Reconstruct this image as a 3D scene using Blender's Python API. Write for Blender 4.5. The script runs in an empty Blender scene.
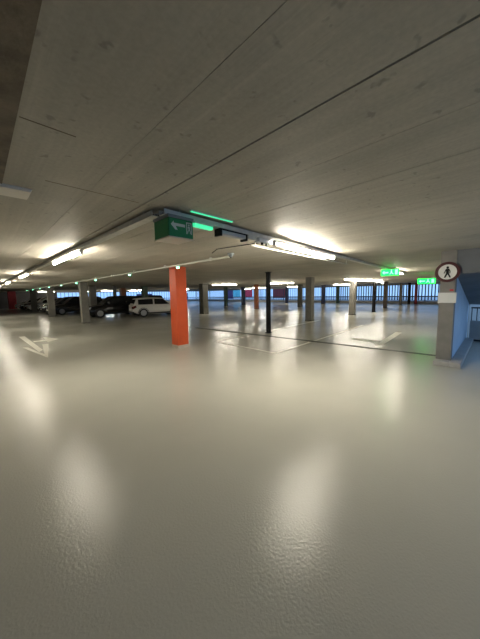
import bpy, bmesh, math, random
from mathutils import Vector, Matrix
random.seed(7)
sc = bpy.context.scene
col = sc.collection
H = 2.40          # ceiling height
EYE = 1.60

# ------------------------------------------------------------------ materials
def mat(name, color, rough=0.6, metal=0.0, spec=0.5, var=0.0, vscale=6.0, bump=0.0, bscale=80.0, emit=None, estr=0.0):
    m = bpy.data.materials.new(name); m.use_nodes = True
    nt = m.node_tree; b = nt.nodes['Principled BSDF']
    b.inputs['Base Color'].default_value = (*color, 1)
    b.inputs['Roughness'].default_value = rough
    b.inputs['Metallic'].default_value = metal
    b.inputs['Specular IOR Level'].default_value = spec
    if emit:
        b.inputs['Emission Color'].default_value = (*emit, 1)
        b.inputs['Emission Strength'].default_value = estr
    if var or bump:
        tc = nt.nodes.new('ShaderNodeTexCoord')
    if var:
        n = nt.nodes.new('ShaderNodeTexNoise'); n.inputs['Scale'].default_value = vscale; n.inputs['Detail'].default_value = 5
        nt.links.new(tc.outputs['Object'], n.inputs['Vector'])
        r = nt.nodes.new('ShaderNodeMapRange')
        r.inputs['From Min'].default_value = 0.3; r.inputs['From Max'].default_value = 0.7
        r.inputs['To Min'].default_value = 1 - var; r.inputs['To Max'].default_value = 1 + var
        nt.links.new(n.outputs['Fac'], r.inputs['Value'])
        mx = nt.nodes.new('ShaderNodeVectorMath'); mx.operation = 'SCALE'
        mx.inputs[0].default_value = color
        nt.links.new(r.outputs['Result'], mx.inputs['Scale'])
        nt.links.new(mx.outputs['Vector'], b.inputs['Base Color'])
    if bump:
        n2 = nt.nodes.new('ShaderNodeTexNoise'); n2.inputs['Scale'].default_value = bscale; n2.inputs['Detail'].default_value = 3
        nt.links.new(tc.outputs['Object'], n2.inputs['Vector'])
        bp = nt.nodes.new('ShaderNodeBump'); bp.inputs['Strength'].default_value = bump; bp.inputs['Distance'].default_value = 0.01
        nt.links.new(n2.outputs['Fac'], bp.inputs['Height'])
        nt.links.new(bp.outputs['Normal'], b.inputs['Normal'])
    return m

def floor_material():
    m = mat('floor_epoxy', (.40, .372, .315), rough=.33, spec=.25)
    nt = m.node_tree; b = nt.nodes['Principled BSDF']; L = nt.links
    tc = nt.nodes.new('ShaderNodeTexCoord')
    big = nt.nodes.new('ShaderNodeTexNoise'); big.inputs['Scale'].default_value = .6; big.inputs['Detail'].default_value = 6
    L.new(tc.outputs['Object'], big.inputs['Vector'])
    ramp = nt.nodes.new('ShaderNodeValToRGB')
    ramp.color_ramp.elements[0].position = .3; ramp.color_ramp.elements[0].color = (.50, .485, .425, 1)
    ramp.color_ramp.elements[1].position = .7; ramp.color_ramp.elements[1].color = (.555, .54, .475, 1)
    L.new(big.outputs['Fac'], ramp.inputs['Fac'])
    # tiny dark specks of dirt
    sp = nt.nodes.new('ShaderNodeTexNoise'); sp.inputs['Scale'].default_value = 9; sp.inputs['Detail'].default_value = 2
    L.new(tc.outputs['Object'], sp.inputs['Vector'])
    sr = nt.nodes.new('ShaderNodeMapRange'); sr.inputs['From Min'].default_value = .78; sr.inputs['From Max'].default_value = .84
    sr.inputs['To Min'].default_value = 0; sr.inputs['To Max'].default_value = .5
    L.new(sp.outputs['Fac'], sr.inputs['Value'])
    mx = nt.nodes.new('ShaderNodeMix'); mx.data_type = 'RGBA'
    L.new(sr.outputs['Result'], mx.inputs['Factor']); L.new(ramp.outputs['Color'], mx.inputs['A'])
    mx.inputs['B'].default_value = (.12, .11, .10, 1)
    L.new(mx.outputs['Result'], b.inputs['Base Color'])
    rr = nt.nodes.new('ShaderNodeMapRange'); rr.inputs['From Min'].default_value = .3; rr.inputs['From Max'].default_value = .7
    rr.inputs['To Min'].default_value = .165; rr.inputs['To Max'].default_value = .20
    L.new(big.outputs['Fac'], rr.inputs['Value']); L.new(rr.outputs['Result'], b.inputs['Roughness'])
    bn = nt.nodes.new('ShaderNodeTexNoise'); bn.inputs['Scale'].default_value = 60; bn.inputs['Detail'].default_value = 3
    L.new(tc.outputs['Object'], bn.inputs['Vector'])
    bp = nt.nodes.new('ShaderNodeBump'); bp.inputs['Strength'].default_value = .24; bp.inputs['Distance'].default_value = .01
    L.new(bn.outputs['Fac'], bp.inputs['Height']); L.new(bp.outputs['Normal'], b.inputs['Normal'])
    return m

def ceiling_material():
    m = mat('board_marked_concrete', (.3, .28, .25), rough=.62, spec=.35)
    nt = m.node_tree; b = nt.nodes['Principled BSDF']; L = nt.links
    tc = nt.nodes.new('ShaderNodeTexCoord')
    def noise(scale, vec, detail=4):
        n = nt.nodes.new('ShaderNodeTexNoise'); n.inputs['Scale'].default_value = scale; n.inputs['Detail'].default_value = detail
        L.new(vec, n.inputs['Vector']); return n.outputs['Fac']
    def mp(sx, sy, sz, rot=0, loc=(0, 0, 0)):
        k = nt.nodes.new('ShaderNodeMapping'); k.inputs['Scale'].default_value = (sx, sy, sz)
        k.inputs['Rotation'].default_value = (0, 0, rot); k.inputs['Location'].default_value = loc
        L.new(tc.outputs['Object'], k.inputs['Vector']); return k.outputs['Vector']
    def rng(v, a, c, lo, hi):
        r = nt.nodes.new('ShaderNodeMapRange'); r.inputs['From Min'].default_value = a; r.inputs['From Max'].default_value = c
        r.inputs['To Min'].default_value = lo; r.inputs['To Max'].default_value = hi
        L.new(v, r.inputs['Value']); return r.outputs['Result']
    def mul(a, c):
        k = nt.nodes.new('ShaderNodeMath'); k.operation = 'MULTIPLY'; L.new(a, k.inputs[0]); L.new(c, k.inputs[1]); return k.outputs[0]
    patch = rng(noise(1.1, tc.outputs['Object'], 6), .3, .7, .86, 1.12)
    board = rng(noise(1.0, mp(9, .12, 1), 3), .35, .65, .93, 1.05)       # long boards along Y
    grain = rng(noise(1.0, mp(60, .9, 1), 3), .3, .7, .955, 1.04)          # wood grain left in the concrete
    speck = rng(noise(16, tc.outputs['Object'], 2), .66, .74, 1.0, .72)   # air holes
    fine = rng(noise(45, tc.outputs['Object'], 4), .3, .7, .93, 1.06)
    f = mul(mul(mul(patch, board), grain), mul(speck, fine))
    sc_ = nt.nodes.new('ShaderNodeVectorMath'); sc_.operation = 'SCALE'; sc_.inputs[0].default_value = (.44, .408, .345)
    L.new(f, sc_.inputs['Scale']); L.new(sc_.outputs['Vector'], b.inputs['Base Color'])
    bp = nt.nodes.new('ShaderNodeBump'); bp.inputs['Strength'].default_value = .35; bp.inputs['Distance'].default_value = .01
    L.new(mul(grain, mul(board, speck)), bp.inputs['Height']); L.new(bp.outputs['Normal'], b.inputs['Normal'])
    return m

M = {}
M['floor'] = floor_material()
M['ceiling'] = ceiling_material()
M['beam'] = mat('rough_brown_concrete', (.17, .135, .095), .8, var=.35, vscale=9, bump=.5, bscale=30)
M['wall'] = mat('plain_concrete', (.30, .285, .26), .7, var=.12, vscale=2, bump=.15, bscale=40)
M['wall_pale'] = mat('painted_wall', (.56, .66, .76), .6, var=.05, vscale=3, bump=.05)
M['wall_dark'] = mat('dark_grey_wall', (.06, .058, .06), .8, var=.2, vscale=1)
M['column'] = mat('column_concrete', (.21, .20, .178), .65, var=.12, vscale=5, bump=.15, bscale=30)
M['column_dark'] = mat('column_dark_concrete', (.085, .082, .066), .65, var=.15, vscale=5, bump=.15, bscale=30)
M['pillar'] = mat('pillar_concrete', (.22, .21, .195), .65, var=.12, vscale=5, bump=.15, bscale=30)
M['orange'] = mat('orange_paint', (.62, .085, .018), .42, var=.06, vscale=4)
M['rust'] = mat('brown_orange_paint', (.30, .10, .04), .5, var=.1, vscale=4)
M['green_dark'] = mat('dark_green_paint', (.035, .075, .045), .5, var=.1)
M['navy'] = mat('navy_paint', (.018, .022, .06), .5, var=.1)
M['redpaint'] = mat('red_paint', (.42, .03, .04), .5, var=.1)
M['brown'] = mat('brown_grey_paint', (.13, .10, .08), .5, var=.1, vscale=4)
M['black'] = mat('black_paint', (.006, .006, .007), .5, spec=.2, var=.1)
M['plinth'] = mat('pale_plinth_concrete', (.55, .48, .40), .7, var=.1)
M['mark'] = mat('road_marking_paint', (.72, .70, .62), .45, var=.08, vscale=8)
M['drain'] = mat('drain_steel', (.045, .045, .04), .55, metal=.3, var=.2, vscale=20)
M['galv'] = mat('galvanised_steel', (.62, .61, .57), .45, metal=.0, var=.12, vscale=12)
M['whitesteel'] = mat('white_enamel_steel', (.62, .60, .55), .4, var=.04)
M['darkcable'] = mat('dark_cable', (.03, .03, .028), .5, var=.1)
M['pipe'] = mat('grey_plastic_pipe', (.55, .55, .50), .4, var=.05)
M['tube'] = mat('lit_tube', (.9, .9, .85), .3, emit=(1.0, .93, .77), estr=195.0)
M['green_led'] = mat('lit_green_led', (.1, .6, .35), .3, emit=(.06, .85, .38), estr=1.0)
M['green_lamp'] = mat('lit_green_lamp', (.2, .8, .5), .3, emit=(.25, 1.0, .55), estr=7.0)
M['green_exit'] = mat('lit_green_sign', (.02, .5, .2), .3, emit=(.0, 1.0, .05), estr=5.5)
M['exit_picto'] = mat('lit_pictogram', (.6, .9, .8), .3, emit=(.22, .95, .45), estr=2.2)
M['green_box'] = mat('green_sign_face', (.02, .24, .085), .35, var=.05)
M['green_frame'] = mat('dark_green_frame', (.01, .10, .04), .35)
M['picto'] = mat('pale_pictogram', (.60, .66, .63), .4, var=.04)
M['diffuser'] = mat('pale_diffuser', (.72, .68, .60), .4, var=.04)
M['greyplastic'] = mat('grey_plastic', (.22, .24, .25), .45, var=.05)
M['greyblue'] = mat('pale_blue_grey_plastic', (.45, .48, .52), .45, var=.05)
M['red'] = mat('sign_red', (.065, .010, .014), .35, var=.03)  # ring red darkened, its shade is put into the colour
M['signwhite'] = mat('sign_white', (.80, .80, .78), .35, var=.03)
M['kerb'] = mat('kerb_concrete', (.42, .41, .39), .7, var=.1, vscale=6)
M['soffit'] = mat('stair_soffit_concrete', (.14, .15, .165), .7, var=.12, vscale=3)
M['bar'] = mat('dark_bar_steel', (.016, .018, .024), .45, var=.05)
M['sill'] = mat('pale_sill_concrete', (.42, .41, .39), .7, var=.08, vscale=3)
M['ground'] = mat('outside_paving', (.42, .43, .45), .8, var=.1, vscale=.6)
M['tyre'] = mat('tyre_rubber', (.012, .012, .012), .7, var=.1)
M['rim'] = mat('alloy_rim', (.35, .35, .36), .35, metal=.8, var=.05)
M['glass'] = mat('tinted_car_glass', (.012, .014, .018), .08, spec=.6, var=.02)
M['headlight'] = mat('headlight_glass', (.62, .66, .70), .12, spec=.7, var=.02)
M['taillight'] = mat('taillight_glass', (.10, .008, .008), .15, var=.02)
M['plate'] = mat('blank_number_plate', (.75, .74, .68), .4, var=.02)
M['trimblack'] = mat('black_plastic_trim', (.015, .015, .016), .55, var=.05)
M['cyan'] = mat('cyan_panel', (.20, .75, .85), .5, var=.05)
M['redpanel'] = mat('bright_red_panel', (.90, .05, .10), .5, var=.05)
M['winered'] = mat('wine_red_panel', (.20, .025, .03), .6, var=.3, vscale=5)
M['purple'] = mat('purple_panel', (.10, .05, .16), .6, var=.1)
M['bluepanel'] = mat('blue_panel', (.035, .06, .22), .6, var=.1)

# ------------------------------------------------------------------ mesh helpers
class MB:
    def __init__(s): s.bm = bmesh.new()
    def box(s, x0, x1, y0, y1, z0, z1, bev=0.0):
        r = bmesh.ops.create_cube(s.bm, size=1.0)
        vs = r['verts']
        for v in vs:
            v.co = Vector((x0 if v.co.x < 0 else x1, y0 if v.co.y < 0 else y1, z0 if v.co.z < 0 else z1))
        if bev:
            es = list({e for v in vs for e in v.link_edges})
            bmesh.ops.bevel(s.bm, geom=es, offset=bev, segments=2, affect='EDGES', profile=.7)
        return s
    def bar(s, a, b, w, h=None, up=Vector((0, 0, 1))):
        """box beam of width w (sideways) and height h from a to b"""
        a = Vector(a); b = Vector(b); h = h or w
        d = (b - a); L = d.length; d.normalize()
        if abs(d.dot(up)) > .99: up = Vector((1, 0, 0))
        sx = d.cross(up).normalized(); u = sx.cross(d).normalized()
        r = bmesh.ops.create_cube(s.bm, size=1.0)
        for v in r['verts']:
            v.co = a + d * (L * (v.co.x + .5)) + sx * (w * v.co.y) + u * (h * v.co.z)
        return s
    def cyl(s, a, b, r, r2=None, n=16):
        a = Vector(a); b = Vector(b); d = b - a; L = d.length
        q = Vector((0, 0, 1)).rotation_difference(d.normalized())
        bmesh.ops.create_cone(s.bm, cap_ends=True, segments=n, radius1=r, radius2=r if r2 is None else r2, depth=L,
                              matrix=Matrix.Translation((a + b) / 2) @ q.to_matrix().to_4x4())
        return s
    def ball(s, c, r, sz=1.0, n=12):
        bmesh.ops.create_uvsphere(s.bm, u_segments=n, v_segments=max(6, n // 2), radius=r,
                                  matrix=Matrix.Translation(c) @ Matrix.Diagonal((1, 1, sz, 1)))
        return s
    def prism(s, pts, d):
        """closed polygon extruded by the vector d"""
        d = Vector(d)
        a = [s.bm.verts.new(Vector(p)) for p in pts]; b = [s.bm.verts.new(Vector(p) + d) for p in pts]
        n = len(pts)
        s.bm.faces.new(a); s.bm.faces.new(list(reversed(b)))
        for i in range(n):
            s.bm.faces.new((a[i], b[i], b[(i + 1) % n], a[(i + 1) % n]))
        return s
    def ring(s, c, r0, r1, x0, x1, n=40):
        """flat ring whose axis is X"""
        V = []
        for i in range(n):
            t = 2 * math.pi * i / n; cy, cz = math.cos(t), math.sin(t)
            V.append([s.bm.verts.new((x, c[1] + r * cy, c[2] + r * cz)) for x, r in ((x0, r0), (x0, r1), (x1, r1), (x1, r0))])
        for i in range(n):
            A, B = V[i], V[(i + 1) % n]
            for k in range(4): s.bm.faces.new((A[k], A[(k + 1) % 4], B[(k + 1) % 4], B[k]))
        return s
    def loft(s, secs, cap=True):
        R = [[s.bm.verts.new(Vector(p)) for p in sec] for sec in secs]
        n = len(R[0])
        for i in range(len(R) - 1):
            for k in range(n):
                s.bm.faces.new((R[i][k], R[i][(k + 1) % n], R[i + 1][(k + 1) % n], R[i + 1][k]))
        if cap:
            s.bm.faces.new(list(reversed(R[0]))); s.bm.faces.new(R[-1])
        return s
    def build(s, name, m, parent=None, loc=None, smooth=False):
        bmesh.ops.recalc_face_normals(s.bm, faces=s.bm.faces[:])
        me = bpy.data.meshes.new(name); s.bm.to_mesh(me); s.bm.free()
        if smooth:
            for p in me.polygons: p.use_smooth = True
            try: me.set_sharp_from_angle(angle=math.radians(38))
            except Exception: pass
        me.materials.append(m)
        o = bpy.data.objects.new(name, me); col.objects.link(o)
        if parent is not None: o.parent = parent
        if loc is not None: o.location = loc
        return o

def tag(o, label=None, cat=None, group=None, kind=None):
    if label: o['label'] = label
    if cat: o['category'] = cat
    if group: o['group'] = group
    if kind: o['kind'] = kind
    return o
def thing(name, label, cat, loc=(0, 0, 0), rz=0.0, group=None):
    o = bpy.data.objects.new(name, None); col.objects.link(o)
    o.empty_display_size = .1
    o.location = loc; o.rotation_euler = (0, 0, rz)
    return tag(o, label, cat, group)
def structure(o): return tag(o, kind='structure')
def dup(root, loc, rz=None, label=None, group=None):
    r = root.copy(); col.objects.link(r); r.location = loc
    if rz is not None: r.rotation_euler = (0, 0, rz)
    if label: r['label'] = label
    if group: r['group'] = group
    for ch in list(root.children):
        c = ch.copy(); col.objects.link(c); c.parent = r
        for g in list(ch.children):
            d = g.copy(); col.objects.link(d); d.parent = c
    return r

# ------------------------------------------------------------------ the setting
XW, XE, YS, YN = -9.0, 36.0, -5.0, 50.0     # building edges
structure(MB().box(XW, XE + .3, YS - .3, YN + .3, -.25, 0).build('floor', M['floor']))
# ceiling: slabs cast between formwork joints, the joints are real grooves
cm = MB()
xs = [XW, -6.5, -4, -2, -.3, .19, .67, 1.11, 1.59, 2.09, 2.6]
while xs[-1] < XE: xs.append(xs[-1] + (.5 if xs[-1] < 9 else 1.5))
xs[-1] = XE + .3
GAP = {.67: .0012, 1.11: .0055, 1.59: .0016, 2.09: .003, .19: .0}
STAIR_X, STAIR_Y = 7.2, .60        # ceiling cut open past here, out of view, so skylight reaches the stair wall
def slab(x0, x1, z0, z1):
    if x0 >= STAIR_X - .01: cm.box(x0, x1, STAIR_Y, YN + .3, z0, z1)
    else: cm.box(x0, x1, YS - .3, YN + .3, z0, z1)
k = min(range(len(xs)), key=lambda i: abs(xs[i] - STAIR_X)); xs[k] = STAIR_X
for i in range(len(xs) - 1):
    slab(xs[i] + GAP.get(round(xs[i], 2), .0015), xs[i + 1] - GAP.get(round(xs[i + 1], 2), .0015), H, H + .05)
slab(XW, STAIR_X - .02, H + .03, H + .28); slab(STAIR_X - .02 + .02, XE + .3, H + .03, H + .28)
structure(cm.build('ceiling', M['ceiling']))
# short cross joints between the boards
jm = MB()
for (x0, x1, y) in ((.2, .42, 1.56), (.40, 1.06, 2.27), (1.12, 1.58, -.55)):
    jm.box(x0, x1, y - .004, y + .004, H - .001, H + .01)
structure(jm.build('trim_2', M['beam']))
structure(MB().box(-.9, .19, YS, 2.50, H - .012, H + .001).build('trim_1', M['beam']))

structure(MB().box(XW - .3, XW, YS - .3, YN + .3, 0, H).build('wall_left', M['wall']))
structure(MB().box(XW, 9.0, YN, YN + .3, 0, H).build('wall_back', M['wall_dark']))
structure(MB().box(XW, -4.0, YS - .3, YS, 0, H).build('wall_front', M['wall']))
# low sills all along the open sides
structure(MB().box(XE, XE + .3, .9, YN, 0, .32).build('wall_right', M['sill']))
structure(MB().box(9.0, XE + .3, YN, YN + .3, 0, .32).build('trim_3', M['sill']))
structure(MB().box(-4.0, 11.0, YS - .3, YS, 0, .62).build('trim_4', M['sill']))
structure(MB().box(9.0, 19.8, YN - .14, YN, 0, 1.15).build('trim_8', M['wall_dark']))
# downstand above the openings
structure(MB().box(XE, XE + .3, .9, YN, H - .2, H).build('trim_5', M['wall']))
structure(MB().box(9.0, XE + .3, YN, YN + .3, H - .2, H).build('trim_6', M['wall']))
structure(MB().box(-80, 160, -80, 160, -1.6, -1.5).build('ground', M['ground']))

# stair bay at the right
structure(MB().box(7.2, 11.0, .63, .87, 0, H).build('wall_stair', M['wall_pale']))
structure(MB().box(11.0, XE, .63, .87, 0, H).build('wall_partition', M['wall']))
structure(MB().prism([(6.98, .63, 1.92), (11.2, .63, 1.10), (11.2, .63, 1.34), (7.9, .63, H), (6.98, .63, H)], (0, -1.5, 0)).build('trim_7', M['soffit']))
pr = thing('parapet', 'low pale parapet with dark railing at the far end of the blue-lit passage', 'parapet', (10.6, .55, 0))
MB().box(0, .25, -5.5, 0, .06, .62).build('wall_panel', M['sill'], pr)
MB().box(.04, .25, -5.5, 0, 0, .06).build('base_strip', M['bar'], pr)
rl = MB().bar((.12, 0, 1.02), (.12, -5.5, 1.02), .05, .04).build('top_rail', M['bar'], pr)
bm_ = MB()
for i in range(46): bm_.box(.105, .135, -.03 - i * .12, -.01 - i * .12, .62, 1.0)
bm_.build('bars', M['bar'], pr)
structure(MB().box(6.72, 10.58, .44, .63, 0, .10, .02).box(6.72, 6.96, .63, .90, 0, .10, .02).build('baseboard_right', M['kerb']))

# ------------------------------------------------------------------ columns
def column(x, y, w, m, label, name='column', group=None, plinth=False, top=H, rz=0):
    t = thing(name, label, 'column', (x, y, 0), rz, group)
    MB().box(-w / 2, w / 2, -w / 2, w / 2, 0.0 if not plinth else .08, top, .012).build('shaft', m, t)
    if plinth: MB().box(-w / 2 - .006, w / 2 + .006, -w / 2 - .006, w / 2 + .006, 0, .09, .01).build('plinth', M['plinth'], t)
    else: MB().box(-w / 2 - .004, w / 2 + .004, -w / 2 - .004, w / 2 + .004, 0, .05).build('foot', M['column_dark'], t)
    return t
def post(x, y, r, label, m=None, group=None):
    t = thing('steel_post', label, 'post', (x, y, 0), 0, group)
    MB().cyl((0, 0, .015), (0, 0, H - .015), r, n=28).build('shaft', m or M['black'], t, smooth=True)
    MB().cyl((0, 0, 0), (0, 0, .016), r + .05, n=28).build('base_plate', m or M['black'], t)
    MB().cyl((0, 0, H - .016), (0, 0, H), r + .04, n=28).build('head_plate', m or M['black'], t)
    return t
column(4.25, 6.80, .36, M['orange'], 'bright orange square column, tallest in view, left of centre', plinth=True)
post(8.08, 6.42, .095, 'round black steel post right of the orange column, standing beside the floor drain')
column(4.42, 17.30, .38, M['column'], 'thick grey concrete column at left with a second grey column just behind its right side')
column(6.52, 23.05, .46, M['column'], 'grey concrete column half hidden by the right side of the thick grey column at left')
column(4.17, 25.6, .44, M['column'], 'grey concrete column standing between two groups of dark parked cars at left')
column(4.25, 35.3, .5, M['column_dark'], 'dark grey column farthest left but one, among the white and dark parked cars')
column(8.35, 23.4, .22, M['column'], 'thin grey column in front of the black car, left of the white hatchback')
column(3.3, 46.5, .8, M['redpaint'], 'dull red column in the dark far left corner behind the parked cars')
column(12.75, 16.7, .52, M['column_dark'], 'thick dark grey column just right of the orange column')
column(11.4, 24.2, .46, M['green_dark'], 'dark green column standing behind the white hatchback')
column(12.0, 31.0, .55, M['rust'], 'small rust-brown column behind the tail of the white hatchback')
column(22.3, 24.6, .36, M['green_dark'], 'slim dark green column between the orange column and the black post')
column(25.3, 24.4, .40, M['navy'], 'slim dark navy column beside the bright red panel')
column(19.5, 17.0, .34, M['rust'], 'rust-orange column just left of the round black post')
column(32.6, 22.4, .34, M['navy'], 'slim navy column at the right end of the wine-red panel')
column(24.3, 15.0, .40, M['column_dark'], 'dark grey column just behind and left of the nearer grey column right of the black post')
column(13.0, 7.4, .36, M['column'], 'nearest grey square column right of the black post')
column(31.5, 16.0, .40, M['navy'], 'slim blue-black column just right of the nearer grey square column')
column(34.9, 15.6, .36, M['green_dark'], 'slim black-green column by the far windows left of the pale grey column')
column(17.7, 6.9, .34, M['column'], 'pale grey square column under the left end of the long row of far tube lights')
post(20.95, 6.58, .12, 'round black steel post under the green exit sign at right')
column(26.2, 7.25, .30, M['brown'], 'brown-grey column right of the round black post under the exit sign')
column(33.4, 7.7, .28, M['column'], 'slim grey column before the far barred windows, left of the black one')
column(34.4, 7.1, .26, M['black'], 'slim black column before the far barred windows at right')
column(35.2, 6.6, .26, M['redpaint'], 'slim dark red column before the far barred windows at right')

# ------------------------------------------------------------------ barred facades
def bay(loc, rz, L, label, group, pitch=.22, bw=.07):
    """barred opening of length L along local x"""
    t = thing('barred_screen', label, 'barred screen', loc, rz, group)
    MB().box(-.04, .04, -.05, .05, .32, H - .2).build('post', M['bar'], t)
    MB().box(L - .06, L - .04 + .04, -.05, .05, .32, H - .2).build('post', M['bar'], t)
    MB().box(.04, L - .06, -.04, .04, .78, .90).build('middle_rail', M['bar'], t)
    MB().box(.04, L - .06, -.03, .03, .36, .42).build('bottom_rail', M['bar'], t)
    b = MB(); n = int(L / pitch)
    for i in range(1, n): b.box(i * L / n - bw / 2, i * L / n + bw / 2, -.02, .02, .42, H - .2)
    b.build('bars', M['bar'], t)
    return t
nb = 10; L0 = (YN - 1.0) / nb
ordn = ['rightmost', 'second from right', 'third from right', 'fourth from right', 'fifth from right', 'fifth from its left end', 'fourth from its left end', 'third from its left end', 'second from its left end', 'leftmost']
for i in range(nb):
    bay((XE + .12, 1.0 + i * L0, 0), math.pi / 2, L0, 'dark barred opening in the far right facade, %s along it' % ordn[i], 'barred openings of the far right facade',
        pitch=.34 if i > 2 else .30, bw=.05 if i > 2 else .11)
nb2 = 5; L1 = (XE - 9.0) / nb2
ord2 = ['leftmost', 'second from left', 'middle one', 'second from right', 'rightmost']
for i in range(nb2):
    bay((9.0 + i * L1, YN + .12, 0), 0, L1, 'barred opening in the back facade behind the cars, %s of five' % ord2[i], 'barred openings of the back facade', pitch=.5, bw=.06)

def panel(name, pos, w, z0, z1, m, rz, label):
    t = thing(name, label, 'panel', pos, rz)
    MB().box(0, w, -.02, .02, z0, z1).build('sheet', m, t)
    f = MB(); 
    f.box(-.03, 0, -.03, .03, -1.5, z1 + .03).box(w, w + .03, -.03, .03, -1.5, z1 + .03).box(0, w, -.03, .03, z1, z1 + .03).box(0, w, -.03, .03, z0 - .03, z0)
    f.build('frame', M['bar'], t)
    return t
R90 = math.pi / 2
panel('colour_panel', (44, 39.65, 0), 2.2, .6, 2.6, M['redpanel'], R90, 'bright red panel outside the far facade, left of the round black post')
panel('colour_panel', (44, 43.4, 0), 2.4, .6, 2.6, M['cyan'], R90, 'cyan panel outside the far facade, left of the bright red one')
panel('colour_panel', (44, 45.95, 0), 1.8, .3, 2.6, M['purple'], R90, 'dark purple panel outside the far facade beside the cyan one')
panel('colour_panel', (44, 30.1, 0), 3.6, .5, 2.6, M['winered'], R90, 'wine-red panel outside the far facade, right of the round black post')
panel('colour_panel', (33.6, 55, 0), 3.4, .3, 1.8, M['bluepanel'], 0, 'deep blue panel outside the back facade right behind the orange column')
panel('colour_panel', (24.2, 55, 0), 3.4, .3, 1.8, M['bluepanel'], 0, 'deep blue panel outside the back facade above the white hatchback')

# ------------------------------------------------------------------ floor markings and drain (thin paint, real thickness)
def paint(name, polys, label, cat, z=.003):
    b = MB()
    for p in polys: b.prism([(x, y, 0) for x, y in p], (0, 0, z))
    return tag(b.build(name, M['mark']), label, cat)
def strip(x0, y0, x1, y1, w):
    d = Vector((x1 - x0, y1 - y0)).normalized() * (w / 2); n = (-d.y, d.x)
    return [(x0 + n[0], y0 + n[1]), (x1 + n[0], y1 + n[1]), (x1 - n[0], y1 - n[1]), (x0 - n[0], y0 - n[1])]
t = thing('floor_arrow', 'white painted direction arrow with a side branch on the floor at left', 'floor arrow', (0, 0, 0))
def part_paint(name, polys, parent):
    b = MB()
    for p in polys: b.prism([(x, y, 0) for x, y in p], (0, 0, .003))
    return b.build(name, M['mark'], parent)
part_paint('arrow_shaft', [[(1.05, 13.7), (1.24, 13.7), (1.27, 9.7), (1.14, 9.4)]], t)
part_paint('arrow_head', [[(.88, 10.62), (1.0, 10.62), (1.13, 9.38), (1.20, 8.95), (1.18, 8.36)], [(1.42, 10.83), (1.58, 10.78), (1.19, 8.36), (1.205, 8.98), (1.27, 9.6)]], t)
part_paint('branch_head', [[(1.72, 12.85), (2.05, 11.73), (1.62, 11.2), (1.66, 11.62), (1.29, 11.62), (1.29, 11.86), (1.66, 11.90)]], t)
t = thing('floor_arrow', 'white painted direction arrow on the floor behind the drain at right', 'floor arrow', (0, 0, 0))
part_paint('arrow_shaft', [[(8.35, 2.33), (8.35, 2.50), (11.2, 2.70), (11.2, 2.48)]], t)
part_paint('arrow_head', [[(8.0, 2.43), (8.36, 2.34), (8.6, 2.52), (8.9, 2.62), (8.95, 3.38), (8.75, 3.40), (8.58, 2.72)]], t)
lc = (5.47, 4.10)
paint('parking_line', [strip(lc[0], lc[1], 7.36, 4.17, .09), strip(lc[0] - .045, lc[1], lc[0] + .02, 6.6, .09), strip(7.68, 4.18, 12.6, 4.40, .09)],
      'white painted bay outline with a corner on the floor before the drain', 'parking line')
paint('parking_line', [strip(8.3, 6.75, 13.5, 7.05, .09)], 'thin white painted bay line on the floor behind the round black post', 'parking line')
paint('parking_line', [strip(5.6, 6.7, 7.2, 6.75, .08)], 'faint white bay line between the orange column and the drain', 'parking line')
dr = thing('floor_drain', 'long narrow dark drain channel crossing the floor to the right-hand pillar', 'drain', (7.74, .9, 0), math.atan2(9.2, -.52))
Ld = 9.25
MB().box(0, Ld, -.05, .05, .0, .004).build('grate', M['drain'], dr)
MB().box(0, Ld, .05, .065, 0, .006).box(0, Ld, -.065, -.05, 0, .006).build('edge_frame', M['drain'], dr)

# ------------------------------------------------------------------ cable trays
A0 = Vector((1.25, 2.24, 2.335)); A1 = Vector((.78, 48.0, 2.335)); dA = (A1 - A0).normalized()
B0 = Vector((1.25, 2.24, 2.335)); B1 = Vector((13.6, 2.99, 2.335)); dB = (B1 - B0).normalized()
def tray(p, q, label, hang):
    L = (q - p).length; rz = math.atan2(q.y - p.y, q.x - p.x)
    t = thing('cable_tray', label, 'cable tray', p, rz)
    MB().box(-.05, L, -.043, .043, -.003, 0).box(-.05, L, -.046, -.041, -.003, .045).box(-.05, L, .041, .046, -.003, .045).build('channel', M['galv'], t)
    for k, (y, r) in enumerate(((-.03, .008), (0, .010), (.03, .007))):
        MB().cyl((-.04, y, r), (L, y, r), r, n=8).build('cable', M['darkcable'] if k != 1 else M['greyplastic'], t, smooth=True)
    x = .12
    while x < L:
        for s in (-1, 1): MB().cyl((x, s * .0435, .0), (x, s * .0435, H - p.z), .004, n=8).build('hanger_rod', M['galv'], t)
        x += hang
    return t
trayA = tray(A0 + dA * .125, A1, 'cable tray with tube lights running to the left along the aisle', 1.9)
trayB = tray(B0 + dB * .06, B1, 'cable tray with tube lights running to the right past the green sign box', 1.5)

# tube light prototype: origin at the underside of the tray
def make_light(L, label, group):
    t = thing('hanging_tube_light', label, 'tube light', (0, 0, 0), 0, group)
    MB().box(0, L, -.022, .022, -.028, -.003, .004).build('housing', M['whitesteel'], t)
    MB().cyl((.04, 0, -.047), (L - .04, 0, -.047), .017, n=14).build('tube', M['tube'], t, smooth=True)
    for x in (0, L - .045): MB().box(x, x + .045, -.022, .022, -.068, -.026, .006).build('end_cap', M['whitesteel'], t)
    return t
GA = 'tube lights along the left tray'; GB = 'tube lights along the right tray'; GF = 'tube lights under the far ceiling'
rzA = math.atan2(dA.y, dA.x); rzB = math.atan2(dB.y, dB.x)
lightA = make_light(2.0, 'largest lit tube light at left, nearest along the left-hand tray', GA)
def onA(y): return A0 + dA * ((y - A0.y) / dA.y)
def onB(x): return B0 + dB * ((x - B0.x) / dB.x)
lightA.location = onA(4.72); lightA.rotation_euler = (0, 0, rzA)
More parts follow.
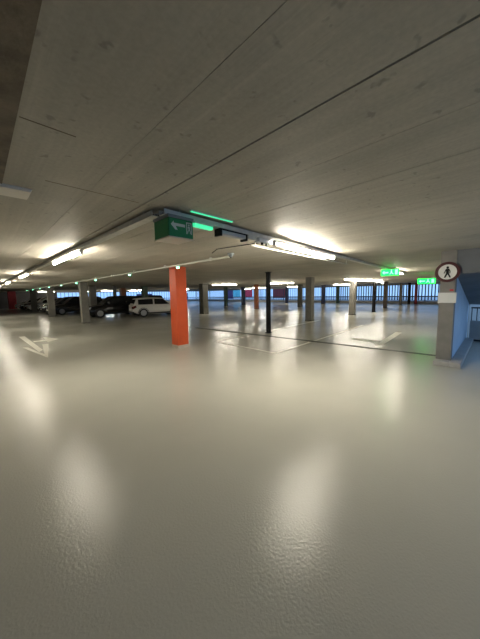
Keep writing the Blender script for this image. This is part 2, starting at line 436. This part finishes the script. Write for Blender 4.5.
for y, lab in ((10.2, 'second lit tube light along the left-hand tray'), (15.6, 'third lit tube light along the left-hand tray, near the left edge'),
               (21.2, 'fourth lit tube light along the left-hand tray'), (27.0, 'fifth lit tube light along the left-hand tray')):
    dup(lightA, onA(y), rzA, lab, GA)
dup(lightA, onB(3.36), rzB, 'long bright tube light on the right-hand tray, nearest right of the green box', GB)
dup(lightA, onB(10.9), rzB, 'lit tube light on the right-hand tray just behind the green exit sign', GB)
sl = make_light(1.15, 'short lit tube light set lower beside the long one on the right-hand tray', GB)
sl.location = onB(2.95) + Vector((0, -.10, -.012)); sl.rotation_euler = (0, 0, rzB)
for x in (.25, .9): MB().box(x, x + .03, -.01, .06, -.006, .009).build('bracket', M['whitesteel'], sl)

# far lights hang straight under the ceiling
def ceil_light(x, y, rz, lab, L=2.0):
    o = dup(lightA, (x, y, H - .06), rz, lab, GF)
    for q in (.3, 1.66): MB().box(q, q + .04, -.01, .01, -.006, .060).build('bracket', M['whitesteel'], o)
    return o
for x, y, rz, lab in (
    (15.95, 6.75, -.07, 'left third of the long row of lit far tube lights above the pale grey column'),
    (17.98, 6.61, -.07, 'middle third of the long row of lit far tube lights at right'),
    (20.01, 6.47, -.07, 'right third of the long row of lit far tube lights, by the black post'),
    (13.4, 16.4, -.7, 'lit tube light right beside the thick dark grey column'),
    (15.6, 12.4, -.7, 'lit tube light directly behind the head of the round black post'),
    (27.3, 24.6, -.7, 'small lit far tube light left of the round black post'),
    (28.6, 19.6, -.7, 'small lit far tube light between the black post and the nearer grey column'),
    (27.0, 12.6, -.7, 'lit far tube light right of the nearer grey square column'),
    (27.0, 7.9, 0, 'lit far tube light right of the exit sign'),
    (11.0, 45.0, 0, 'lit tube light far behind the dark cars, left of the thick grey column'),
    (12.6, 40.5, 0, 'lit tube light far behind the dark cars, right of the thick grey column'),
    (6.1, 46.2, 0, 'lit tube light in the far left corner above the parked cars'),
    (16.4, 40.0, 0, 'lit tube light far behind the tail of the white hatchback'),
    (20.5, 33.0, 0, 'lit tube light far behind the roof of the white hatchback'),
    (33.0, 30.0, R90, 'small lit tube light close above the bright red panel')):
    ceil_light(x, y, rz, lab)

# ------------------------------------------------------------------ conduit with green lamps
p0 = Vector((3.70, 3.95, 2.345)); p1 = Vector((3.86, 47.0, 2.345)); dC = (p1 - p0).normalized()
cp = thing('conduit', 'straight pale conduit pipe under the ceiling passing the head of the orange column', 'pipe', p0, math.atan2(dC.y, dC.x))
Lc = (p1 - p0).length
MB().cyl((0, 0, 0), (Lc, 0, 0), .022, n=12).build('pipe', M['pipe'], cp, smooth=True)
for k in range(0, 22): MB().box(.6 + k * 2 - .012, .6 + k * 2 + .012, -.03, .03, -.026, H - p0.z - .0005).build('clip', M['galv'], cp)
gl = thing('mounted_indicator_lamp', 'green indicator lamp on the conduit right over the orange column', 'indicator lamp', (0, 0, 0), 0, 'green lamps on the conduit')
MB().cyl((0, 0, -.019), (0, 0, -.045), .05, n=18).build('base', M['whitesteel'], gl, smooth=True)
MB().ball((0, 0, -.055), .042, .8).build('lens', M['green_lamp'], gl, smooth=True)
ys = (5.9, 8.95, 12.6, 15.8, 19.4, 23.4, 27.4, 31.5, 36)
words = ['', 'green indicator lamp on the conduit, next one left of the orange column', 'green indicator lamp on the conduit, second one left of the orange column',
         'green indicator lamp on the conduit over the thick grey column at left', 'green indicator lamp on the conduit, fourth left of the orange column',
         'green indicator lamp on the conduit, fifth left of the orange column', 'green indicator lamp on the conduit, sixth left of the orange column',
         'green indicator lamp on the conduit, seventh left of the orange column', 'green indicator lamp on the conduit, farthest from the orange column']
for y, w in zip(ys, words):
    pos = p0 + dC * ((y - p0.y) / dC.y)
    if not w: gl.location = pos
    else: dup(gl, pos, 0, w)
sd = thing('ceiling_sensor', 'small grey round sensor at the near end of the pale conduit', 'sensor', (3.66, 3.86, H))
MB().cyl((0, 0, 0), (0, 0, -.03), .07, n=24).build('base', M['greyplastic'], sd, smooth=True)
MB().cyl((0, 0, -.03), (0, 0, -.075), .05, .035, n=24).build('housing', M['greyplastic'], sd, smooth=True)
MB().ball((0, 0, -.075), .022).build('lens', M['black'], sd, smooth=True)
wr = MB()
wp = [(3.06, 3.72, H - .07), (3.08, 3.6, H - .012), (3.20, 2.80, H - .012), (3.22, 2.5, H - .03)]
for a, b in zip(wp, wp[1:]): wr.cyl(a, b, .008, n=8)
tag(wr.build('cable', M['darkcable']), 'thin dark cable across the ceiling left of the grey sensor', 'cable')

# ------------------------------------------------------------------ green sign box at the tray corner
gb = thing('sign_box', 'dark green box sign with pale arrow and running figure under the tray corner', 'sign', (1.283, 2.165, 2.126))
W, D, Hh = .27, .28, .18
MB().box(.006, W - .006, .006, D - .006, .008, Hh).build('body', M['green_frame'], gb)
MB().box(0, .006, .012, D - .012, .012, Hh - .006).build('side_face', M['green_box'], gb)
fr = MB().box(.006, W - .006, 0, .006, .012, Hh - .006).build('front_face', M['green_box'], gb)
MB().box(0, W, 0, D, 0, .010).build('diffuser', M['diffuser'], gb)
MB().box(-.004, W + .004, -.004, D + .004, Hh, Hh + .026).build('cover', M['greyplastic'], gb)
y = -.001
ar = MB().prism([(.022, y, .118), (.052, y, .152), (.052, y, .134), (.175, y, .134), (.175, y, .108), (.072, y, .108), (.092, y, .074), (.068, y, .074)], (0, .003, 0))
ar.build('arrow', M['picto'], gb)
dm = MB()
dm.box(.188, .198, y, .002, .05, .16).box(.188, .250, y, .002, .15, .16).box(.240, .250, y, .002, .05, .16)
dm.build('door_symbol', M['picto'], gb)
fg = MB()
fg.prism([(.218 + .009 * math.cos(a * math.pi / 6), y, .135 + .009 * math.sin(a * math.pi / 6)) for a in range(12)], (0, .003, 0))
for a, b, w in (((.217, .124), (.222, .092), .014), ((.217, .12), (.203, .108), .006), ((.22, .12), (.233, .110), .006), ((.222, .094), (.207, .078), .008), ((.207, .078), (.203, .058), .007), ((.222, .094), (.233, .076), .008), ((.233, .076), (.232, .056), .007)):
    fg.bar((a[0], y + .0015, a[1]), (b[0], y + .0015, b[1]), .003, w, up=Vector((0, 1, 0)).cross(Vector((b[0] - a[0], 0, b[1] - a[1]))).normalized())
fg.build('running_figure', M['picto'], gb)

gs = thing('mounted_light_strip', 'thin bright green light strip along the ceiling above the right-hand tray', 'light strip', (1.50, 2.125, H), math.radians(1))  # glowing strip added for the green light falling on ceiling and tray edge
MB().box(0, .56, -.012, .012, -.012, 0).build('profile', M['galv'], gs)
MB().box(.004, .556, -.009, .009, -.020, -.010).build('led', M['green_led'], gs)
g2 = thing('mounted_light_bar', 'short bright green light bar under the tray just right of the green box', 'light bar', (1.60, 2.235, 2.335), rzB)
MB().box(0, .26, -.03, .03, -.02, -.001).build('housing', M['galv'], g2)
MB().box(.005, .255, -.024, .024, -.052, -.020, .004).build('lens', M['green_led'], g2)
bx = thing('mounted_control_box', 'long grey box with black end brackets under the right-hand tray', 'box', (1.98, 2.30, 2.335), rzB)
MB().box(.02, .46, -.045, .045, -.06, -.004, .006).build('body', M['greyblue'], bx)
MB().box(0, .03, -.05, .05, -.085, -.002, .004).build('bracket', M['black'], bx)
MB().box(.45, .48, -.05, .05, -.085, -.002, .004).build('bracket', M['black'], bx)
MB().box(.02, .46, -.052, -.045, -.02, -.004).build('edge_strip', M['black'], bx)
jb = thing('mounted_junction_box', 'small plain grey box under the right-hand tray, right of the long grey box', 'box', (2.47, 2.315, 2.335), rzB)
MB().box(0, .16, -.045, .045, -.05, -.001, .006).build('body', M['galv'], jb)
MB().box(.01, .15, -.04, .04, -.055, -.050).build('cover', M['whitesteel'], jb)
jb2 = thing('mounted_ballast_box', 'pale blue-grey box under the right-hand tray just left of the tube lights', 'box', (2.70, 2.33, 2.335), rzB)
MB().box(0, .34, -.04, .04, -.055, -.003, .006).build('body', M['greyblue'], jb2)
for x in (.10, .2): MB().cyl((x, -.01, -.055), (x, -.01, -.085), .018, n=12).build('knob', M['black'], jb2, smooth=True)

lp = thing('conduit', 'thin pale conduit hung just below the right-hand tray beside the tube lights', 'pipe', (2.84, 2.57, 2.285), math.atan2(.2, 3.94))
MB().cyl((0, 0, 0), (3.9, 0, 0), .012, n=10).build('pipe', M['pipe'], lp, smooth=True)
for x in (.1, 1.35, 2.6, 3.8): MB().box(x - .008, x + .008, -.008, .008, .008, H - 2.285).build('hanger_rod', M['galv'], lp)

# pale plate on the ceiling at the left edge
cpnl = thing('ceiling_plate', 'pale flat rectangular plate on the ceiling at the left edge', 'ceiling plate', (-.35, 2.53, H))
MB().box(0, .70, 0, .21, -.022, 0, .004).build('plate', M['diffuser'], cpnl)
MB().box(-.008, .708, -.008, .218, -.008, 0).build('frame', M['whitesteel'], cpnl)

# ------------------------------------------------------------------ exit signs at right (hung, facing the aisle)
def exit_sign(x, y, w, h, z, label):
    t = thing('exit_sign', label, 'exit sign', (x, y, z), 0, None)
    MB().box(0, .06, -w / 2, w / 2, 0, h, .006).build('housing', M['whitesteel'], t)
    MB().box(-.006, 0, -w / 2 + .01, w / 2 - .01, .01, h - .01).build('face', M['green_exit'], t)
    b = MB(); s = h
    # arrow at the photo's left, running figure and door at its right (local +y is left)
    xx = -.012
    def P(u, v): return (xx, -u * w + w / 2, v * s)
    b.prism([P(.08, .5), P(.2, .8), P(.2, .6), P(.42, .6), P(.42, .4), P(.2, .4), P(.2, .2)], (.006, 0, 0))
    b.build('arrow', M['exit_picto'], t)
    c = MB()
    c.prism([P(.56, .82), P(.61, .82), P(.63, .5), P(.71, .2), P(.66, .2), P(.60, .42), P(.52, .2), P(.47, .2), P(.55, .5)], (.006, 0, 0))
    c.prism([P(.585 + .03 * math.cos(a * math.pi / 5), .9 + .06 * math.sin(a * math.pi / 5)) for a in range(10)], (.006, 0, 0))
    c.build('running_figure', M['exit_picto'], t)
    d = MB().prism([P(.78, .15), P(.78, .88), P(.92, .88), P(.92, .15)], (.006, 0, 0))
    d.build('door_symbol', M['exit_picto'], t)
    if x < 12: MB().box(.01, .05, -.08, .08, h, 2.333 - z).build('bracket', M['galv'], t)
    else:
      for s_ in (-.35, .35): MB().cyl((.03, s_ * w, h), (.03, s_ * w, H - z), .006, n=8).build('hanger_rod', M['galv'], t)
    return t
exit_sign(10.0, 2.66, .56, .22, 2.10, 'glowing green exit sign with pictogram at the end of the right-hand tray')
exit_sign(17.0, 2.75, .80, .28, 1.92, 'second glowing green exit sign farther back, partly behind the round prohibition sign')

# ------------------------------------------------------------------ pillar at right with signs
pl = column(7.10, .76, .26, M['pillar'], 'light grey square pillar at right carrying a round prohibition sign')
ns = thing('prohibition_sign', 'round white sign with dark red ring and black walking figure on pillar', 'sign', (6.97, .77, 1.96))
MB().cyl((-.020, 0, 0), (0, 0, 0), .205, n=48).build('disc', M['signwhite'], ns)
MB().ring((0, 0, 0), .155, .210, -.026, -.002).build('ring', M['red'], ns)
def Q(u, v): return (-.026, -u, v)
f = MB()
f.prism([Q(.022 * math.cos(a * math.pi / 7), .092 + .024 * math.sin(a * math.pi / 7)) for a in range(14)], (.006, 0, 0))
f.prism([Q(-.026, .066), Q(.028, .066), Q(.05, .01), Q(.046, -.03), Q(.034, -.03), Q(.034, .008), Q(.024, .03), Q(.026, -.03), Q(.062, -.115), Q(.040, -.118), Q(.004, -.045), Q(-.030, -.118), Q(-.056, -.115), Q(-.022, -.03), Q(-.024, .03), Q(-.036, .0), Q(-.05, -.03), Q(-.062, -.026), Q(-.045, .02)], (.006, 0, 0))
f.build('walking_figure', M['black'], ns)
for z in (-.12, .12): MB().box(-.002, .003, -.05, .05, z - .012, z + .012).build('bracket', M['galv'], ns)
spl = thing('notice_plate', 'blank pale rectangular plate on the pillar below the round sign', 'sign', (6.97, .755, 1.315))
MB().box(-.014, 0, -.155, .15, 0, .215, .004).build('plate', M['signwhite'], spl)
for yy, zz in ((-.13, .02), (.13, .02), (-.13, .195), (.13, .195)): MB().cyl((-.019, yy, zz), (-.012, yy, zz), .007, n=8).build('screw', M['galv'], spl)
st = tag(MB().box(6.962, 6.971, .655, .715, 1.565, 1.60, .001).build('sticker', M['redpaint']), 'small dull red sticker on the pillar between the two signs', 'sticker')

# ------------------------------------------------------------------ cars
def make_car(paint, label, name='hatchback_car', Lc=4.2, Wd=1.76, Hc=1.5, suv=False, group=None):
    """nose toward local +x, origin under the middle"""
    t = thing(name, label, 'car', (0, 0, 0), 0, group)
    hw = Wd / 2; wb = Lc * .61; xr = -Lc / 2 + Lc * .19; xf = xr + wb
    zb = .22; belt = .92 if not suv else 1.0
    def sec(x, w, z0, z1, ins):
        return [(x, -w * .92, z0), (x, -w, z0 + .16), (x, -w, z1 - .20), (x, -w + ins, z1 - .03), (x, -w * .55, z1), (x, w * .55, z1), (x, w - ins, z1 - .03), (x, w, z1 - .20), (x, w, z0 + .16), (x, w * .92, z0)]
    S = [(-Lc / 2, hw * .84, .36, belt - .06, .06), (-Lc / 2 + .10, hw * .94, .28, belt, .06), (-Lc / 2 + .5, hw, zb, belt + .02, .06), (-.2, hw, zb, belt, .06),
         (.65, hw, zb, belt - .02, .06), (1.15, hw * .985, zb, belt - .08, .10), (Lc / 2 - .35, hw * .95, zb, belt - .17, .12), (Lc / 2 - .08, hw * .84, .24, belt - .27, .12), (Lc / 2, hw * .70, .32, belt - .36, .1)]
    MB().loft([sec(*a) for a in S]).build('body', paint, t, smooth=True)
    def cab(x, w0, w1, z0, z1):   # ring in a plane of constant x
        return None
    # cabin as a lofted roof: base ring and roof ring
    b0 = [(-Lc / 2 + .10, hw * .86), (.98, hw * .88)]
    rx0, rx1 = -Lc / 2 + .42, .20
    base = [(-Lc / 2 + .09, -hw * .86, belt - .03), (-.4, -hw * .93, belt - .03), (1.02, -hw * .84, belt - .06), (1.02, hw * .84, belt - .06), (-.4, hw * .93, belt - .03), (-Lc / 2 + .09, hw * .86, belt - .03)]
    mid = [(-Lc / 2 + .27, -hw * .80, Hc - .13), (-.4, -hw * .82, Hc - .09), (.36, -hw * .76, Hc - .12), (.36, hw * .76, Hc - .12), (-.4, hw * .82, Hc - .09), (-Lc / 2 + .27, hw * .80, Hc - .13)]
    top = [(-Lc / 2 + .40, -hw * .66, Hc - .05), (-.4, -hw * .70, Hc), (.20, -hw * .64, Hc - .04), (.20, hw * .64, Hc - .04), (-.4, hw * .70, Hc), (-Lc / 2 + .40, hw * .66, Hc - .05)]
    MB().loft([base, mid, top]).build('cabin', paint, t, smooth=True)
    B = [Vector(p) for p in base]; Md = [Vector(p) for p in mid]
    def pane(name, a, b, c, d, off):
        # quad a,b (bottom) c,d (top) inset and pushed outward
        ctr = (a + b + c + d) / 4
        q = [ctr + (p - ctr) * .9 for p in (a, b, c, d)]
        n = (q[1] - q[0]).cross(q[3] - q[0]).normalized()
        if n.dot(Vector(off)) < 0: n = -n
        MB().prism([p - n * .01 for p in q], n * .022).build(name, M['glass'], t)
    for i, s in ((0, -1), (3, 1)):
        if s < 0: lo = (B[0], B[1], B[2]); hi = (Md[0], Md[1], Md[2])
        else: lo = (B[5], B[4], B[3]); hi = (Md[5], Md[4], Md[3])
        pane('side_window', lo[0].lerp(lo[1], .18), lo[1], hi[1], hi[0].lerp(hi[1], .05), (0, s, 0))
        pane('side_window', lo[1], lo[2].lerp(lo[1], .12), hi[2], hi[1], (0, s, 0))
    pane('windscreen', B[2], B[3], Md[3], Md[2], (1, 0, .5))
    pane('rear_window', B[0].lerp(Md[0], .18), B[5].lerp(Md[5], .18), Md[5], Md[0], (-1, 0, .5))
    R = .315
    for x in (xr, xf):
        for s in (-1, 1):
            w = MB().cyl((x, s * (hw - .20), R), (x, s * (hw + .005), R), R, n=28).build('wheel', M['tyre'], t, smooth=True)
            rm = MB().cyl((x, s * (hw - .02), R), (x, s * (hw + .012), R), R * .66, n=20)
            for k in range(5):
                a = k * 2 * math.pi / 5
                rm.bar((x, s * (hw + .014), R), (x + R * .6 * math.cos(a), s * (hw + .014), R + R * .6 * math.sin(a)), .05, .02, up=Vector((0, 1, 0)))
            rm.build('rim', M['rim'], w)
            arch = MB()
            n = 12
            for k in range(n):
                a0 = math.pi * k / n; a1 = math.pi * (k + 1) / n
                arch.bar((x + (R + .045) * math.cos(a0), s * (hw + .0), R + (R + .045) * math.sin(a0)), (x + (R + .045) * math.cos(a1), s * (hw + .0), R + (R + .045) * math.sin(a1)), .03, .05, up=Vector((0, 1, 0)))
            arch.build('wheel_arch', M['trimblack'], t)
    for s in (-1, 1):
        MB().box(-.9, 1.0, s * hw - .012, s * hw + .012, .24, .33).build('side_skirt', M['trimblack'], t)
        MB().prism([(Lc / 2 - .34, s * hw * .90, belt - .22), (Lc / 2 - .06, s * hw * .78, belt - .31), (Lc / 2 - .03, s * hw * .55, belt - .33), (Lc / 2 - .02, s * hw * .55, belt - .45), (Lc / 2 - .05, s * hw * .80, belt - .43), (Lc / 2 - .28, s * hw * .95, belt - .34)], (.03, s * .02, .012)).build('headlight', M['headlight'], t)
        MB().prism([(-Lc / 2 - .01, s * hw * .60, belt - .14), (-Lc / 2 + .04, s * hw * .88, belt - .12), (-Lc / 2 + .22, s * hw * 1.0, belt - .06), (-Lc / 2 + .24, s * hw * 1.0, belt - .20), (-Lc / 2 + .03, s * hw * .90, belt - .32), (-Lc / 2 - .01, s * hw * .60, belt - .28)], (-.02, s * .02, 0)).build('taillight', M['taillight'], t)
        MB().box(.62, .80, s * hw + (0 if s > 0 else -.16), s * hw + (.16 if s > 0 else 0), belt + .02, belt + .15, .02).build('mirror', paint if s < 0 else paint, t)
    MB().box(-Lc / 2 - .03, -Lc / 2 + .30, -hw * .90, hw * .90, .26, .42, .04).build('rear_bumper', M['trimblack'], t)
    MB().box(Lc / 2 - .30, Lc / 2 + .02, -hw * .80, hw * .80, .22, .36, .04).build('front_bumper', M['trimblack'], t)
    MB().box(Lc / 2 - .06, Lc / 2 + .015, -hw * .45, hw * .45, .40, .52, .01).build('grille', M['trimblack'], t)
    MB().box(Lc / 2 + .012, Lc / 2 + .03, -.26, .26, .40, .50).build('number_plate', M['plate'], t)
    MB().box(-Lc / 2 - .045, -Lc / 2 - .0, -.26, .26, .50, .61).build('number_plate', M['plate'], t)
    return t
def paintm(n, c): return mat(n, c, .25, spec=.6, var=.02)
P_white = paintm('white_car_paint', (.72, .70, .66)); P_black = paintm('black_car_paint', (.006, .006, .007)); P_grey = paintm('dark_grey_car_paint', (.03, .03, .034))
P_red = paintm('dark_red_car_paint', (.12, .01, .012)); P_silver = paintm('silver_car_paint', (.30, .30, .30))
wc = make_car(P_white, 'white hatchback car standing between the thin grey and the orange column', Lc=3.75, Wd=1.66, Hc=1.42)
yaw = math.radians(-12)
# near rear wheel of the prototype: x=-Lc/2+.19Lc, y=-hw
xr = -3.75 / 2 + 3.75 * .19; hw = .83
gx, gy = 8.36, 18.05
wc.location = (gx - (xr * math.cos(yaw) + hw * math.sin(yaw)), gy - (xr * math.sin(yaw) - hw * math.cos(yaw)), 0); wc.rotation_euler = (0, 0, yaw)
bk = make_car(P_black, 'black car parked right of the thick grey column, behind the thin column', Lc=4.4, Hc=1.58, suv=True)
bk.location = (6.95, 22.6 - .6 + .3, 0); bk.rotation_euler = (0, 0, math.pi)
PI = math.pi
bk.location = (7.55, 21.4, 0)
dup(bk, (6.4, 27.6, 0), PI, 'black car parked just right of the grey column between car groups at left')
dup(bk, (6.3, 30.0, 0), PI, 'black car with pale headlights left of the grey column between car groups')
gy_ = make_car(P_grey, 'dark grey car parked among the white cars at far left', Lc=4.3, Hc=1.5); gy_.location = (6.4, 32.6, 0); gy_.rotation_euler = (0, 0, PI)
dup(wc, (5.7, 36.9, 0), PI, 'white car parked at far left near the dark grey column')
rd = make_car(P_red, 'dark red car parked at far left between the two white cars', Lc=4.2, Hc=1.5); rd.location = (5.9, 39.3, 0); rd.rotation_euler = (0, 0, PI)
dup(gy_, (5.8, 41.9, 0), PI, 'dark grey car at far left behind the dark red car')
dup(wc, (5.3, 44.6, 0), PI, 'white car parked farthest away at the left edge')
dup(bk, (12.2, 26.6, 0), PI, 'black car far behind, seen between the thin column and the white hatchback')

# ------------------------------------------------------------------ sky, camera
w = bpy.data.worlds.new('sky'); sc.world = w; w.use_nodes = True
bg = w.node_tree.nodes['Background']; bg.inputs['Color'].default_value = (.28, .51, .90, 1); bg.inputs['Strength'].default_value = 1.5

F_PX = 259.2
cam = bpy.data.cameras.new('camera'); cam.sensor_fit = 'HORIZONTAL'; cam.sensor_width = 36; cam.lens = 36 * F_PX / 480
cam.clip_start = .05; cam.clip_end = 500
co = bpy.data.objects.new('camera', cam); col.objects.link(co)
VR = (498, 288.4); VL = (-23, 298.0); CX, CY = 240, 319.5
dX = Vector((VR[0] - CX, -(VR[1] - CY), -F_PX)).normalized(); dY = Vector((VL[0] - CX, -(VL[1] - CY), -F_PX)).normalized()
dZ = dX.cross(dY).normalized(); dY = dZ.cross(dX).normalized()
Rm = Matrix((dX, dY, dZ))
co.matrix_world = Matrix.Translation((0, 0, EYE)) @ Rm.to_4x4()
sc.camera = co
sc.view_settings.view_transform = 'Standard'; sc.view_settings.look = 'None'; sc.view_settings.gamma = 1; sc.view_settings.exposure = 0.0
try: sc.view_settings.use_curve_mapping = False
except Exception: pass
cy = sc.cycles
cy.max_bounces = 10; cy.diffuse_bounces = 6; cy.glossy_bounces = 4; cy.sample_clamp_indirect = 6.0
cy.use_denoising = True
